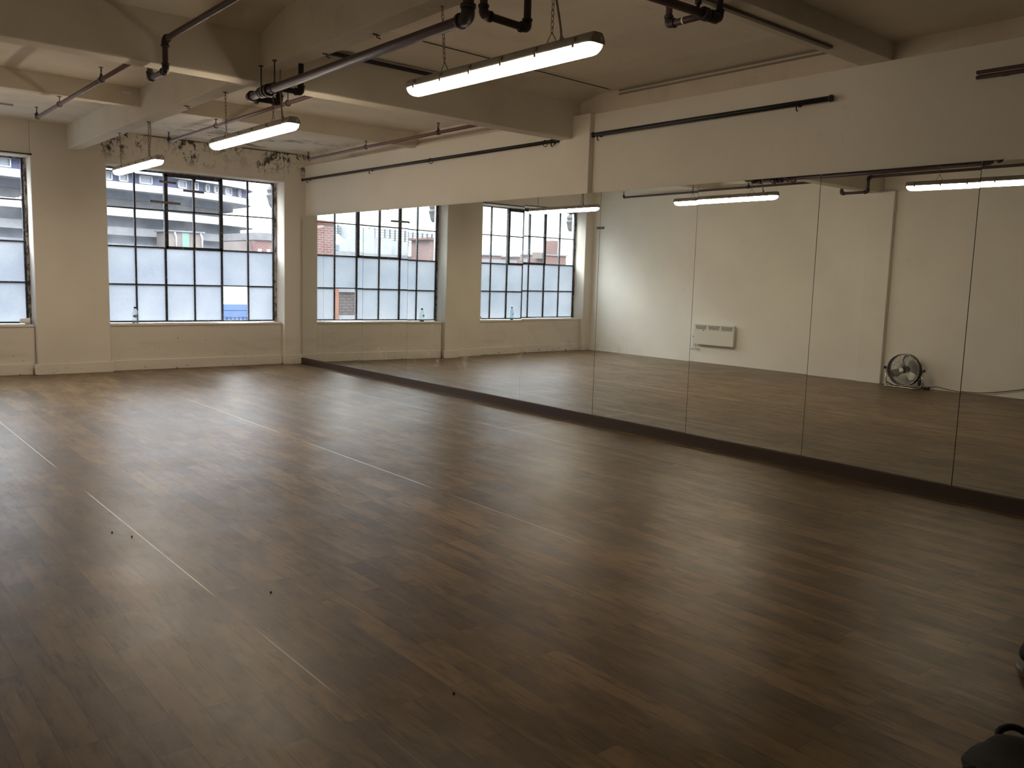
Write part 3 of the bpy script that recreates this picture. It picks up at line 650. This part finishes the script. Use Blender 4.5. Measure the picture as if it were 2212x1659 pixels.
bm = BM(); tube(bm, [(HX+.04, HY1-.01, HZ0+.01), (HX+.04, HY1-.01, HZ0-.06), (HX+.035, HY1-.05, HZ0-.115), (HX+.035, HY1-.13, HZ0-.105), (HX+.035, HY1-.10, HZ0-.075), (HX+.03, HY1+.0, HZ0-.095),
                 (HX+.03, HY1+.12, HZ0-.105), (HX+.03, HY1+.03, HZ0-.09), (HX+.02, HY1+.045, HZ0+.02), (HX+.02, HY1+.045, HZ0+.112)], .0045, 6, .03); obj('power_cord', bm, M_cord, root)
root = thing('fused_outlet', (HX, 10.18, .50), 'small white wall outlet beside the convector heater', 'socket')
bm = BM(); box(bm, HX, HX+.012, 10.115, 10.195, .46, .56); obj('face_plate', bm, M_white, root, .003)
bm = BM(); box(bm, HX+.012, HX+.02, 10.15, 10.18, .475, .49); obj('switch', bm, M_slot, root)

# ------------------------------------------------------------------ floor fan
fx, fy, fz, fr = XL+.20, 6.015, .275, .245
root = thing('floor_fan', (fx, fy, 0), 'chrome floor fan standing against the left wall beside the pilaster, seen in the mirrors', 'fan')
bm = BM(); torus(bm, (fx+.055, fy, fz), fr, .006, 'x', 40, 8); torus(bm, (fx+.095, fy, fz), fr*.55, .0018, 'x', 32, 5)
for k in range(7): torus(bm, (fx+.06+.035*(1-(k/7)), fy, fz), fr*(.30+.1*k), .0014, 'x', 36, 4)
for k in range(36):
    a = 2*math.pi*k/36; c, s = math.cos(a), math.sin(a)
    tube(bm, [(fx+.10, fy+c*.04, fz+s*.04), (fx+.095, fy+c*fr*.5, fz+s*fr*.5), (fx+.055, fy+c*fr, fz+s*fr)], .0013, 4)
obj('front_guard', bm, M_chrome, root)
bm = BM(); torus(bm, (fx-.055, fy, fz), fr, .006, 'x', 40, 8)
for k in range(24):
    a = 2*math.pi*k/24; c, s = math.cos(a), math.sin(a)
    tube(bm, [(fx-.10, fy+c*.07, fz+s*.07), (fx-.055, fy+c*fr, fz+s*fr)], .0016, 4)
obj('rear_guard', bm, M_chrome, root)
bm = BM(); seg = 48                                         # drum
rg = [[bm.verts.new((fx+dx, fy+r*math.cos(2*math.pi*k/seg), fz+r*math.sin(2*math.pi*k/seg))) for k in range(seg)] for dx, r in ((-.05, fr-.004), (.05, fr-.004), (.05, fr-.012), (-.05, fr-.012))]
for i in range(4):
    for k in range(seg): bm.faces.new((rg[i][k], rg[i][(k+1) % seg], rg[(i+1) % 4][(k+1) % seg], rg[(i+1) % 4][k])).smooth = True
obj('drum', bm, mat('dark_chrome', (.16, .16, .15), .3, .9), root)
for k in range(3):                                          # pitched paddle blades
    a0 = math.radians(90+k*120+8); bm = BM(); g = []
    for i in range(7):
        r = .05+(fr-.075)*i/6; row = []
        for j in range(6):
            w = (.35+.50*math.sin(math.pi*min(1, (i+1.2)/7)))*(1.0)
            a = a0+(j/5-.5)*w*1.25; row.append(bm.verts.new((fx+.03*(j/5-.5)*1.6, fy+r*math.cos(a), fz+r*math.sin(a))))
        g.append(row)
    for i in range(6):
        for j in range(5): bm.faces.new((g[i][j], g[i][j+1], g[i+1][j+1], g[i+1][j])).smooth = True
    o = obj('blade', bm, M_blade, root); s = o.modifiers.new('thick', 'SOLIDIFY'); s.thickness = .002
bm = BM(); lathe(bm, [(.055, -.09), (.06, -.02), (.035, 0), (.03, .03)], (fx, fy, fz), 'x', 20); obj('motor', bm, M_iron, root)
bm = BM(); lathe(bm, [(.036, .098), (.034, .106), (.02, .110)], (fx, fy, fz), 'x', 20); obj('badge', bm, M_white, root)
bm = BM(); w = fr+.035
tube(bm, [(fx, fy-w, fz), (fx, fy-w, .06), (fx+.02, fy-w+.03, .018), (fx+.12, fy-w+.05, .014), (fx+.12, fy+w-.05, .014), (fx+.02, fy+w-.03, .018), (fx, fy+w, .06), (fx, fy+w, fz)], .011, 10, .03)
tube(bm, [(fx-.0, fy-w, .07), (fx-.13, fy-w+.04, .014), (fx-.13, fy+w-.04, .014), (fx-.0, fy+w, .07)], .011, 10, .03); obj('stand', bm, M_chrome, root)
for s in (-1, 1):
    bm = BM(); lathe(bm, [(.012, 0), (.012, .02), (.026, .022), (.026, .032)] if s > 0 else [(.026, -.032), (.026, -.022), (.012, -.02), (.012, 0)], (fx, fy+s*w, fz+.01), 'y', 14); obj('tilt_knob', bm, M_black, root)
bm = BM(); box(bm, fx-.03, fx+.03, fy-w+.02, fy-w+.045, .05, .14); obj('bracket_plate', bm, M_iron, root)
bm = BM(); tube(bm, [(fx-.03, fy-w+.04, .17), (fx-.03, 5.71, .055)], .006, 7)
tube(bm, [(fx-.06, 5.64, .04), (fx-.09, 5.55, .06), (fx-.13, 5.40, .03), (fx-.15, 5.20, .012), (fx-.16, 4.95, .02), (fx-.17, 4.75, .055), (fx-.175, 4.50, .11), (fx-.18, 4.25, .18), (fx-.18, 3.9, .22)], .0055, 7, .06); obj('power_cord', bm, M_black, root)
bm = BM(); box(bm, fx-.075, fx-.02, 5.63, 5.72, 0, .05); obj('inline_switch', bm, M_black, root, .012)

# ------------------------------------------------------------------ black things on the floor, bottom right
def blob(name, pts, r, m, parent, sub=2, noise=.0):
    me = bpy.data.meshes.new(name); me.from_pydata(pts, [(i, i+1) for i in range(len(pts)-1)], []); o = bpy.data.objects.new(name, me); COL.objects.link(o)
    sk = o.modifiers.new('skin', 'SKIN')
    for v, q in zip(me.skin_vertices[0].data, r): v.radius = q if isinstance(q, tuple) else (q, q)
    s = o.modifiers.new('sub', 'SUBSURF'); s.levels = sub; s.render_levels = sub; me.materials.append(m)
    if parent: o.parent = parent; o.matrix_parent_inverse = Matrix.Translation(-parent.location)
    return o
BX, BY = 2.72, .805
root = thing('rucksack', (BX, BY, 0), 'black fabric rucksack slumped on the floor in the bottom right corner', 'bag')
bm = BM()
bmesh.ops.create_uvsphere(bm, u_segments=40, v_segments=24, radius=1)
for v in bm.verts:
    x, y, z = v.co
    k = 1+.05*math.sin(5*x+3*y)+.04*math.sin(9*z+4*x)
    v.co = Vector((BX+.02+x*.22*k, BY-.02+y*.17*k, max(.001, .06+z*.085*k+.012*math.sin(8*x))))
for f in bm.faces: f.smooth = True
obj('bag_body', bm, M_fabric, root)
bm = BM(); tube(bm, [(BX+.08, BY+.09, .105), (BX+.10, BY+.105, .135), (BX+.15, BY+.08, .145), (BX+.19, BY+.0, .11)], .011, 8, .03); obj('shoulder_strap', bm, M_fabric, root)
bm = BM(); tube(bm, [(BX-.13, BY+.06, .09), (BX-.15, BY+.08, .115), (BX-.13, BY+.11, .09), (BX-.10, BY+.10, .08)], .008, 8, .02); obj('side_strap', bm, M_fabric, root)
bm = BM(); box(bm, BX+.10, BX+.13, BY+.095, BY+.115, .112, .138); obj('buckle', bm, mat('grey_buckle', (.12, .12, .12), .4), root, .004)
root = thing('trainer_shoe', (3.82, 1.12, 0), 'dark shoe with a pale edge just inside the right edge of the photo', 'shoe')
bm = BM(); bmesh.ops.create_uvsphere(bm, u_segments=24, v_segments=14, radius=1)
for v in bm.verts:
    x, y, z = v.co; v.co = Vector((3.82+x*.135, 1.12+y*.05, .055+z*.045+(.03 if x > .2 and z > 0 else 0)))
for f in bm.faces: f.smooth = True
obj('upper', bm, M_fabric, root)
bm = BM(); prism(bm, [(3.82+.142*math.cos(a), 1.12+.056*math.sin(a)) for a in [2*math.pi*k/24 for k in range(24)]], 'z', 0, .018); obj('sole', bm, mat('grey_sole', (.3, .31, .31), .7), root)
# specks of grit on the floor
for i, (x, y) in enumerate(((1.285, 5.01), (1.352, 4.869), (1.621, 3.633), (1.736, 2.329))):
    bm = BM(); bmesh.ops.create_icosphere(bm, subdivisions=1, radius=.006)
    for v in bm.verts: v.co = Vector((x, y, .004))+v.co*.9
    tag(obj('grit_speck', bm, M_black), ['tiny black speck left of the near pale floor joint', 'tiny black speck almost touching the near pale floor joint', 'tiny black speck on the floor right of the near joint', 'tiny black speck on the floor nearest the camera'][i], 'speck', 'specks of grit on the floor')

# ------------------------------------------------------------------ outside
EK = .20
def ek(c): return tuple(v*EK for v in c)
def emat(name, a, b, sc=1.5, rough=.9, mort=None):
    a, b = ek(a), ek(b); m = mat(name, a, rough, spec=.2); t = NT(m); t.l.new(t.mix(t.ramp(t.noise(sc, 5, .6), .4, .65), a, b), t.b.inputs['Base Color']); return m
def brickmat(name, c1, c2, mo, h=.075, w=.22, ms=.012):
    c1, c2, mo = ek(c1), ek(c2), ek(mo)
    m = mat(name, c1, .9, spec=.2); t = NT(m); x = t.xyz(); cb = t.new('ShaderNodeCombineXYZ')
    t.l.new(t.math('ADD', x['X'], x['Y']), cb.inputs[0]); t.l.new(x['Z'], cb.inputs[1])
    b = t.new('ShaderNodeTexBrick'); t.l.new(cb.outputs[0], b.inputs[0])
    for k, v in (('Color1', c1), ('Color2', c2), ('Mortar', mo)): b.inputs[k].default_value = (*v, 1)
    b.inputs['Scale'].default_value = 1; b.inputs['Mortar Size'].default_value = ms; b.inputs['Brick Width'].default_value = w; b.inputs['Row Height'].default_value = h
    t.l.new(b.outputs[0], t.b.inputs['Base Color']); return m
E_conc = emat('pale_concrete', (.46, .47, .50), (.36, .37, .40)); E_white = emat('white_concrete', (.78, .80, .84), (.64, .67, .72))
E_blue = emat('violet_blue_panel', (.20, .22, .42), (.16, .18, .36)); E_dark = emat('painted_shade', (.32, .37, .47), (.23, .27, .35))  # E_dark: shade under slabs and in openings, plus glass haze, put into the colour
E_win = mat('office_window', tuple(v*.22 for v in (.42, .50, .58)), .15); E_frame = mat('white_frame', tuple(v*.22 for v in (.75, .77, .8)), .5)
E_brick = brickmat('red_brick', (.38, .10, .07), (.30, .10, .08), (.42, .36, .34)); E_brick2 = brickmat('weathered_brick', (.20, .12, .09), (.14, .10, .09), (.06, .05, .05), .085, .24, .02)
E_orange = emat('orange_brick_pier', (.52, .20, .12), (.45, .18, .10)); E_tan = emat('tan_render', (.42, .33, .29), (.36, .29, .26)); E_green = mat('green_door_paint', tuple(v*.22 for v in (.20, .48, .36)), .5)
E_cont = mat('blue_container_paint', tuple(v*.22 for v in (.045, .16, .50)), .4); E_asph = emat('asphalt', (.22, .23, .25), (.17, .18, .19)); E_rail = mat('galvanised_louvre', tuple(v*.22 for v in (.22, .28, .33)), .5, .3)
E_stone = emat('carved_stone', (.36, .35, .36), (.27, .26, .27), 6); E_van = mat('white_van_paint', tuple(v*.22 for v in (.8, .8, .82)), .3)
bm = BM(); box(bm, -140, 140, 13.6, 200, -5.4, -5.0); tag(obj('street_ground', bm, E_asph), kind='structure')
# curved multi storey building
PA = [(-4, 41.0), (2, 42.2), (7, 43.4), (11.66, 45.0), (13.2, 45.4), (14.55, 45.6), (16.2, 46.15), (18.1, 47.1), (19.4, 47.9), (20.3, 48.6), (20.75, 49.3), (20.9, 50.2)]
def ribbon(bm, path, z0, z1, off=0., depth=6., x_end=None, x_start=None):
    P = [Vector((x, y)) for x, y in path]
    if x_end is not None: P = [p for p in P if p.x <= x_end]
    if x_start is not None: P = [p for p in P if p.x >= x_start]
    fr_ = []; bk = []
    for i, p in enumerate(P):
        d = (P[min(i+1, len(P)-1)]-P[max(i-1, 0)]).normalized(); n = Vector((d.y, -d.x))
        f = p-n*(-off); fr_.append(f); bk.append(Vector((f.x-.0, f.y+depth)) if i < len(P)-1 else Vector((f.x, f.y+depth)))
    for a, b, c, d in zip(fr_, fr_[1:], bk, bk[1:]):
        vs = [bm.verts.new((q.x, q.y, z)) for z in (z0, z1) for q in (a, b, d, c)]
        for f in ((0, 3, 2, 1), (4, 5, 6, 7), (0, 1, 5, 4), (1, 2, 6, 5), (2, 3, 7, 6), (3, 0, 4, 7)): bm.faces.new([vs[i] for i in f])
root = thing('curved_office_block', (10, 45, -5), 'curved concrete building with blue window band filling the right window view', 'building')
def part(name, m, *a, **k):
    bm = BM(); ribbon(bm, *a, **k); return obj(name, bm, m, root)
part('roof_slab', E_white, PA, 6.2, 6.62, .25); part('parapet', E_white, PA, 5.34, 5.70, .15)
band = part('window_band', E_blue, PA, 5.70, 6.2, -.15)
part('soffit', E_dark, PA, 4.95, 5.34, -.9); part('recessed_storey', E_conc, PA, 4.40, 4.97, -1.1, x_end=19.5)  # dark ribbons here and below carry the shade under parapet and decks
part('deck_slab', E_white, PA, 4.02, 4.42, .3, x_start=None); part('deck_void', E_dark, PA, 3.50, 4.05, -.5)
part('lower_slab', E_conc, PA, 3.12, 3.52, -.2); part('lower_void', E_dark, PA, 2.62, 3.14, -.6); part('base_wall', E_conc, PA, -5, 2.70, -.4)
def on_path(x, off):
    for (a, b), (c, d) in zip(PA, PA[1:]):
        if a <= x <= c:
            t = (x-a)/(c-a); n = Vector((d-b, -(c-a))).normalized(); return Vector((x, b+t*(d-b)))+n*off, Vector((c-a, d-b)).normalized()
for x, w in ((7.2, .28), (8.9, .28), (11.85, .22), (12.62, .24), (13.75, .34), (15.75, .26), (16.55, .22), (17.35, .14), (17.95, .16), (18.85, .30), (19.75, .12), (5.6, .3), (3.9, .3), (2.2, .3)):
    p, d = on_path(x, -.10); bm = BM()
    def q(s, z, o): n = Vector((d.y, -d.x)); v = p+d*s+n*o; return (v.x, v.y, z)
    for s0, s1, z0, z1 in ((-w, -w+.06, 5.74, 6.16), (w-.06, w, 5.74, 6.16), (-w, w, 5.74, 5.80), (-w, w, 6.10, 6.16)):
        vs = [bm.verts.new(q(s, z, o)) for o in (.0, .10) for s, z in ((s0, z0), (s1, z0), (s1, z1), (s0, z1))]
        for f in ((0, 1, 2, 3), (4, 7, 6, 5), (0, 4, 5, 1), (1, 5, 6, 2), (2, 6, 7, 3), (3, 7, 4, 0)): bm.faces.new([vs[i] for i in f])
    fo = obj('window', bm, E_frame, root); bm = BM()
    vs = [bm.verts.new(q(s, z, .03)) for s, z in ((-w+.05, 5.79), (w-.05, 5.79), (w-.05, 6.11), (-w+.05, 6.11))]; bm.faces.new(vs); obj('pane', bm, E_win, fo)
# plant room with green door
root = thing('plant_room', (14.6, 44.2, 2.5), 'tan plant room with a green door below the curved building', 'building')
k = 43.4/35
bm = BM(); box(bm, 11.387*k, 12.75*k, 43.4, 45.2, -5, 3.36); obj('walls', bm, E_tan, root)
bm = BM(); box(bm, 11.30*k, 12.83*k, 43.3, 45.3, 3.36, 3.42); obj('roof_edge', bm, E_conc, root)
bm = BM(); box(bm, 11.92*k, 12.20*k, 43.37, 43.41, 2.3, 3.32); obj('door', bm, E_green, root)
for x in (11.62*k, 12.66*k): bm = BM(); tube(bm, [(x, 43.36, 3.34), (x+.08, 43.36, 3.1), (x+.08, 43.36, 2.2)], .05, 8); obj('downpipe', bm, E_frame, root)
# red brick building to the right
root = thing('brick_corner_building', (18.2, 40, -5), 'red brick building end seen at the right edge of the right window', 'building')
bm = BM(); box(bm, 17.13, 21.5, 40, 44, -5, 3.30); obj('walls', bm, E_brick, root)
bm = BM(); box(bm, 17.08, 21.5, 39.9, 44, 3.05, 3.40); obj('cornice', bm, E_stone, root)
bm = BM(); box(bm, 16.6, 17.13, 40.4, 43, -5, 2.95); obj('lean_to', bm, E_tan, root)
for x in (17.25, 17.7, 18.15): bm = BM(); box(bm, x, x+.18, 39.93, 40.02, 2.45, 2.62); obj('window', bm, E_frame, root)
# blue container and white wall behind it
root = thing('shipping_container', (9.7, 24, -2), 'blue corrugated container below the right window, through the clear lower pane', 'container')
bm = BM(); box(bm, 7.6, 12.6, 24, 26.4, -2.0, .50)
x = 7.62
while x < 12.5: box(bm, x, x+.06, 23.96, 24.01, -1.9, .20); x += .12
obj('steel_box', bm, E_cont, root)
bm = BM(); box(bm, 7.55, 12.65, 23.93, 26.45, .38, .55); box(bm, 7.55, 12.65, 23.94, 24.0, .18, .36); obj('top_rail', bm, E_cont, root)
bm = BM(); box(bm, 4.5, 15, 24.0, 27, -5, -2.0); obj('support_deck', bm, E_conc, root)
bm = BM(); box(bm, 5, 18, 33, 34, -5, 1.52); tag(obj('white_yard_wall', bm, mat('bright_white_render', tuple(v*.22 for v in (.86, .87, .88)), .8)), 'white wall behind the blue container', 'wall')
# own facade: carved corbels beside each window
def corbel(x, s, z, label):
    bm = BM(); prof = [(0, 0), (.05, -.02), (.075, -.07), (.055, -.12), (.085, -.16), (.06, -.22), (.04, -.30), (0, -.36)]
    prism(bm, [(x-s*.06, z+.12)]+[(x+s*(.0+a)*-1, z+b) for a, b in prof]+[(x+s*.1, z-.36), (x+s*.1, z+.12)], 'y', 13.46, 13.66)
    tag(obj('stone_corbel', bm, E_stone), label, 'corbel', 'carved stone corbels outside')
corbel(6.13, 1, 2.93, 'carved stone corbel outside at the top right of the right window')
corbel(3.30, -1, 2.93, 'carved stone corbel outside the right window, seen in the mirror')
corbel(-.33, -1, 2.93, 'carved stone corbel outside the left window, seen in the mirror')
# car park roof, railing and bricks seen through the mirror
root = thing('car_park_deck', (-12, 40, -5), 'pale concrete car park deck with louvred railing, seen in the mirror through the right window', 'building')
bm = BM(); box(bm, -22, -7.2, 40, 52, -5, 2.62); box(bm, -22, -7.2, 39.9, 40.1, 2.5, 2.72); obj('deck_wall', bm, E_conc, root)
bm = BM(); box(bm, -11.0, -9.6, 40.3, 42, 2.6, 4.05); box(bm, -12.3, -10.9, 40.6, 42, 2.6, 3.62); box(bm, -13.6, -12.4, 40.8, 42, 2.6, 3.50); obj('stair_blocks', bm, E_white, root)
bm = BM()
for k in range(5): box(bm, -9.6, -8.0, 41, 41.05, 3.52+k*.13, 3.56+k*.13); box(bm, -16.5, -11, 41, 41.05, 3.52+k*.13, 3.56+k*.13)
for k in range(26):
    x = -16.4+k*.33
    if not (-11 < x < -9.6): box(bm, x, x+.06, 40.95, 41.06, 3.3, 4.15)
obj('louvred_railing', bm, E_rail, root)
bm = BM(); prism(bm, [(-8.0, 3.0), (-8.4, 3.45), (-9.0, 3.62), (-9.6, 3.25), (-9.6, 2.7), (-8.0, 2.7)], 'y', 40.2, 43); obj('canopy', bm, E_white, root)
bm = BM(); box(bm, -9.0, -8.5, 40.05, 40.3, 2.75, 3.05); obj('opening', bm, E_dark, root)
bm = BM(); box(bm, -14.9, -13.5, 38, 39.8, -5, 3.62); box(bm, -15.2, -13.3, 37.9, 39.8, 3.62, 3.72); tag(obj('brick_stack', bm, E_brick), 'small red brick block at the end of the louvred railing, seen in the mirror', 'building')
bm = BM(); box(bm, -.63, 3.2, 25, 27, -5, 3.10); box(bm, -.66, 3.2, 24.95, 27, 3.10, 3.2); tag(obj('brick_gable', bm, E_brick), 'red brick building side close outside, seen in the mirror near the corner', 'building')
root = thing('yard_wall', (-.3, 22, -5), 'low weathered brick wall with orange end pier, seen in the mirror through the clear lower pane', 'wall')
bm = BM(); box(bm, -2.5, .82, 22, 22.4, -5, 1.0); obj('brickwork', bm, E_brick2, root)
bm = BM(); box(bm, .82, .92, 21.95, 22.4, -5, 1.1); obj('end_pier', bm, E_orange, root)
bm = BM(); box(bm, -2.5, .82, 21.95, 22.45, 1.0, 1.12); box(bm, -2.5, .82, 21.97, 22.0, .2, .33); obj('coping', bm, E_conc, root)
# low rooftops seen through the left window in the mirror
def roof(x0, x1, y, z, m, label, extra=None):
    bm = BM(); box(bm, x0, x1, y, y+6, -5, z)
    root = thing('rooftop_building', ((x0+x1)/2, y, -5), label, 'building', 'low buildings seen in the mirror through the left window'); obj('walls', bm, m, root)
    bm = BM(); box(bm, x0-.1, x1+.1, y-.1, y+6, z, z+.12); obj('coping', bm, E_conc, root); return root
roof(-50, -34, 67, 3.65, E_conc, 'long low grey parapet, seen in the mirror through the left window')
r_ = roof(-37.7, -36, 60, 3.66, E_brick, 'low red brick block on the left of the mirrored rooftops')
r_ = roof(-44.4, -41.4, 60, 3.72, E_brick, 'red brick roof with a tall chimney, seen in the mirror through the left window')
bm = BM(); box(bm, -43.25, -42.65, 60, 61, 3.7, 5.15); obj('chimney', bm, E_brick, r_)
bm = BM(); box(bm, -41.36, -40.9, 60, 61, 3.4, 3.98); tag(obj('roof_vent', bm, E_tan), 'small tan roof vent left of the tall chimney, seen in the mirror', 'roof vent')
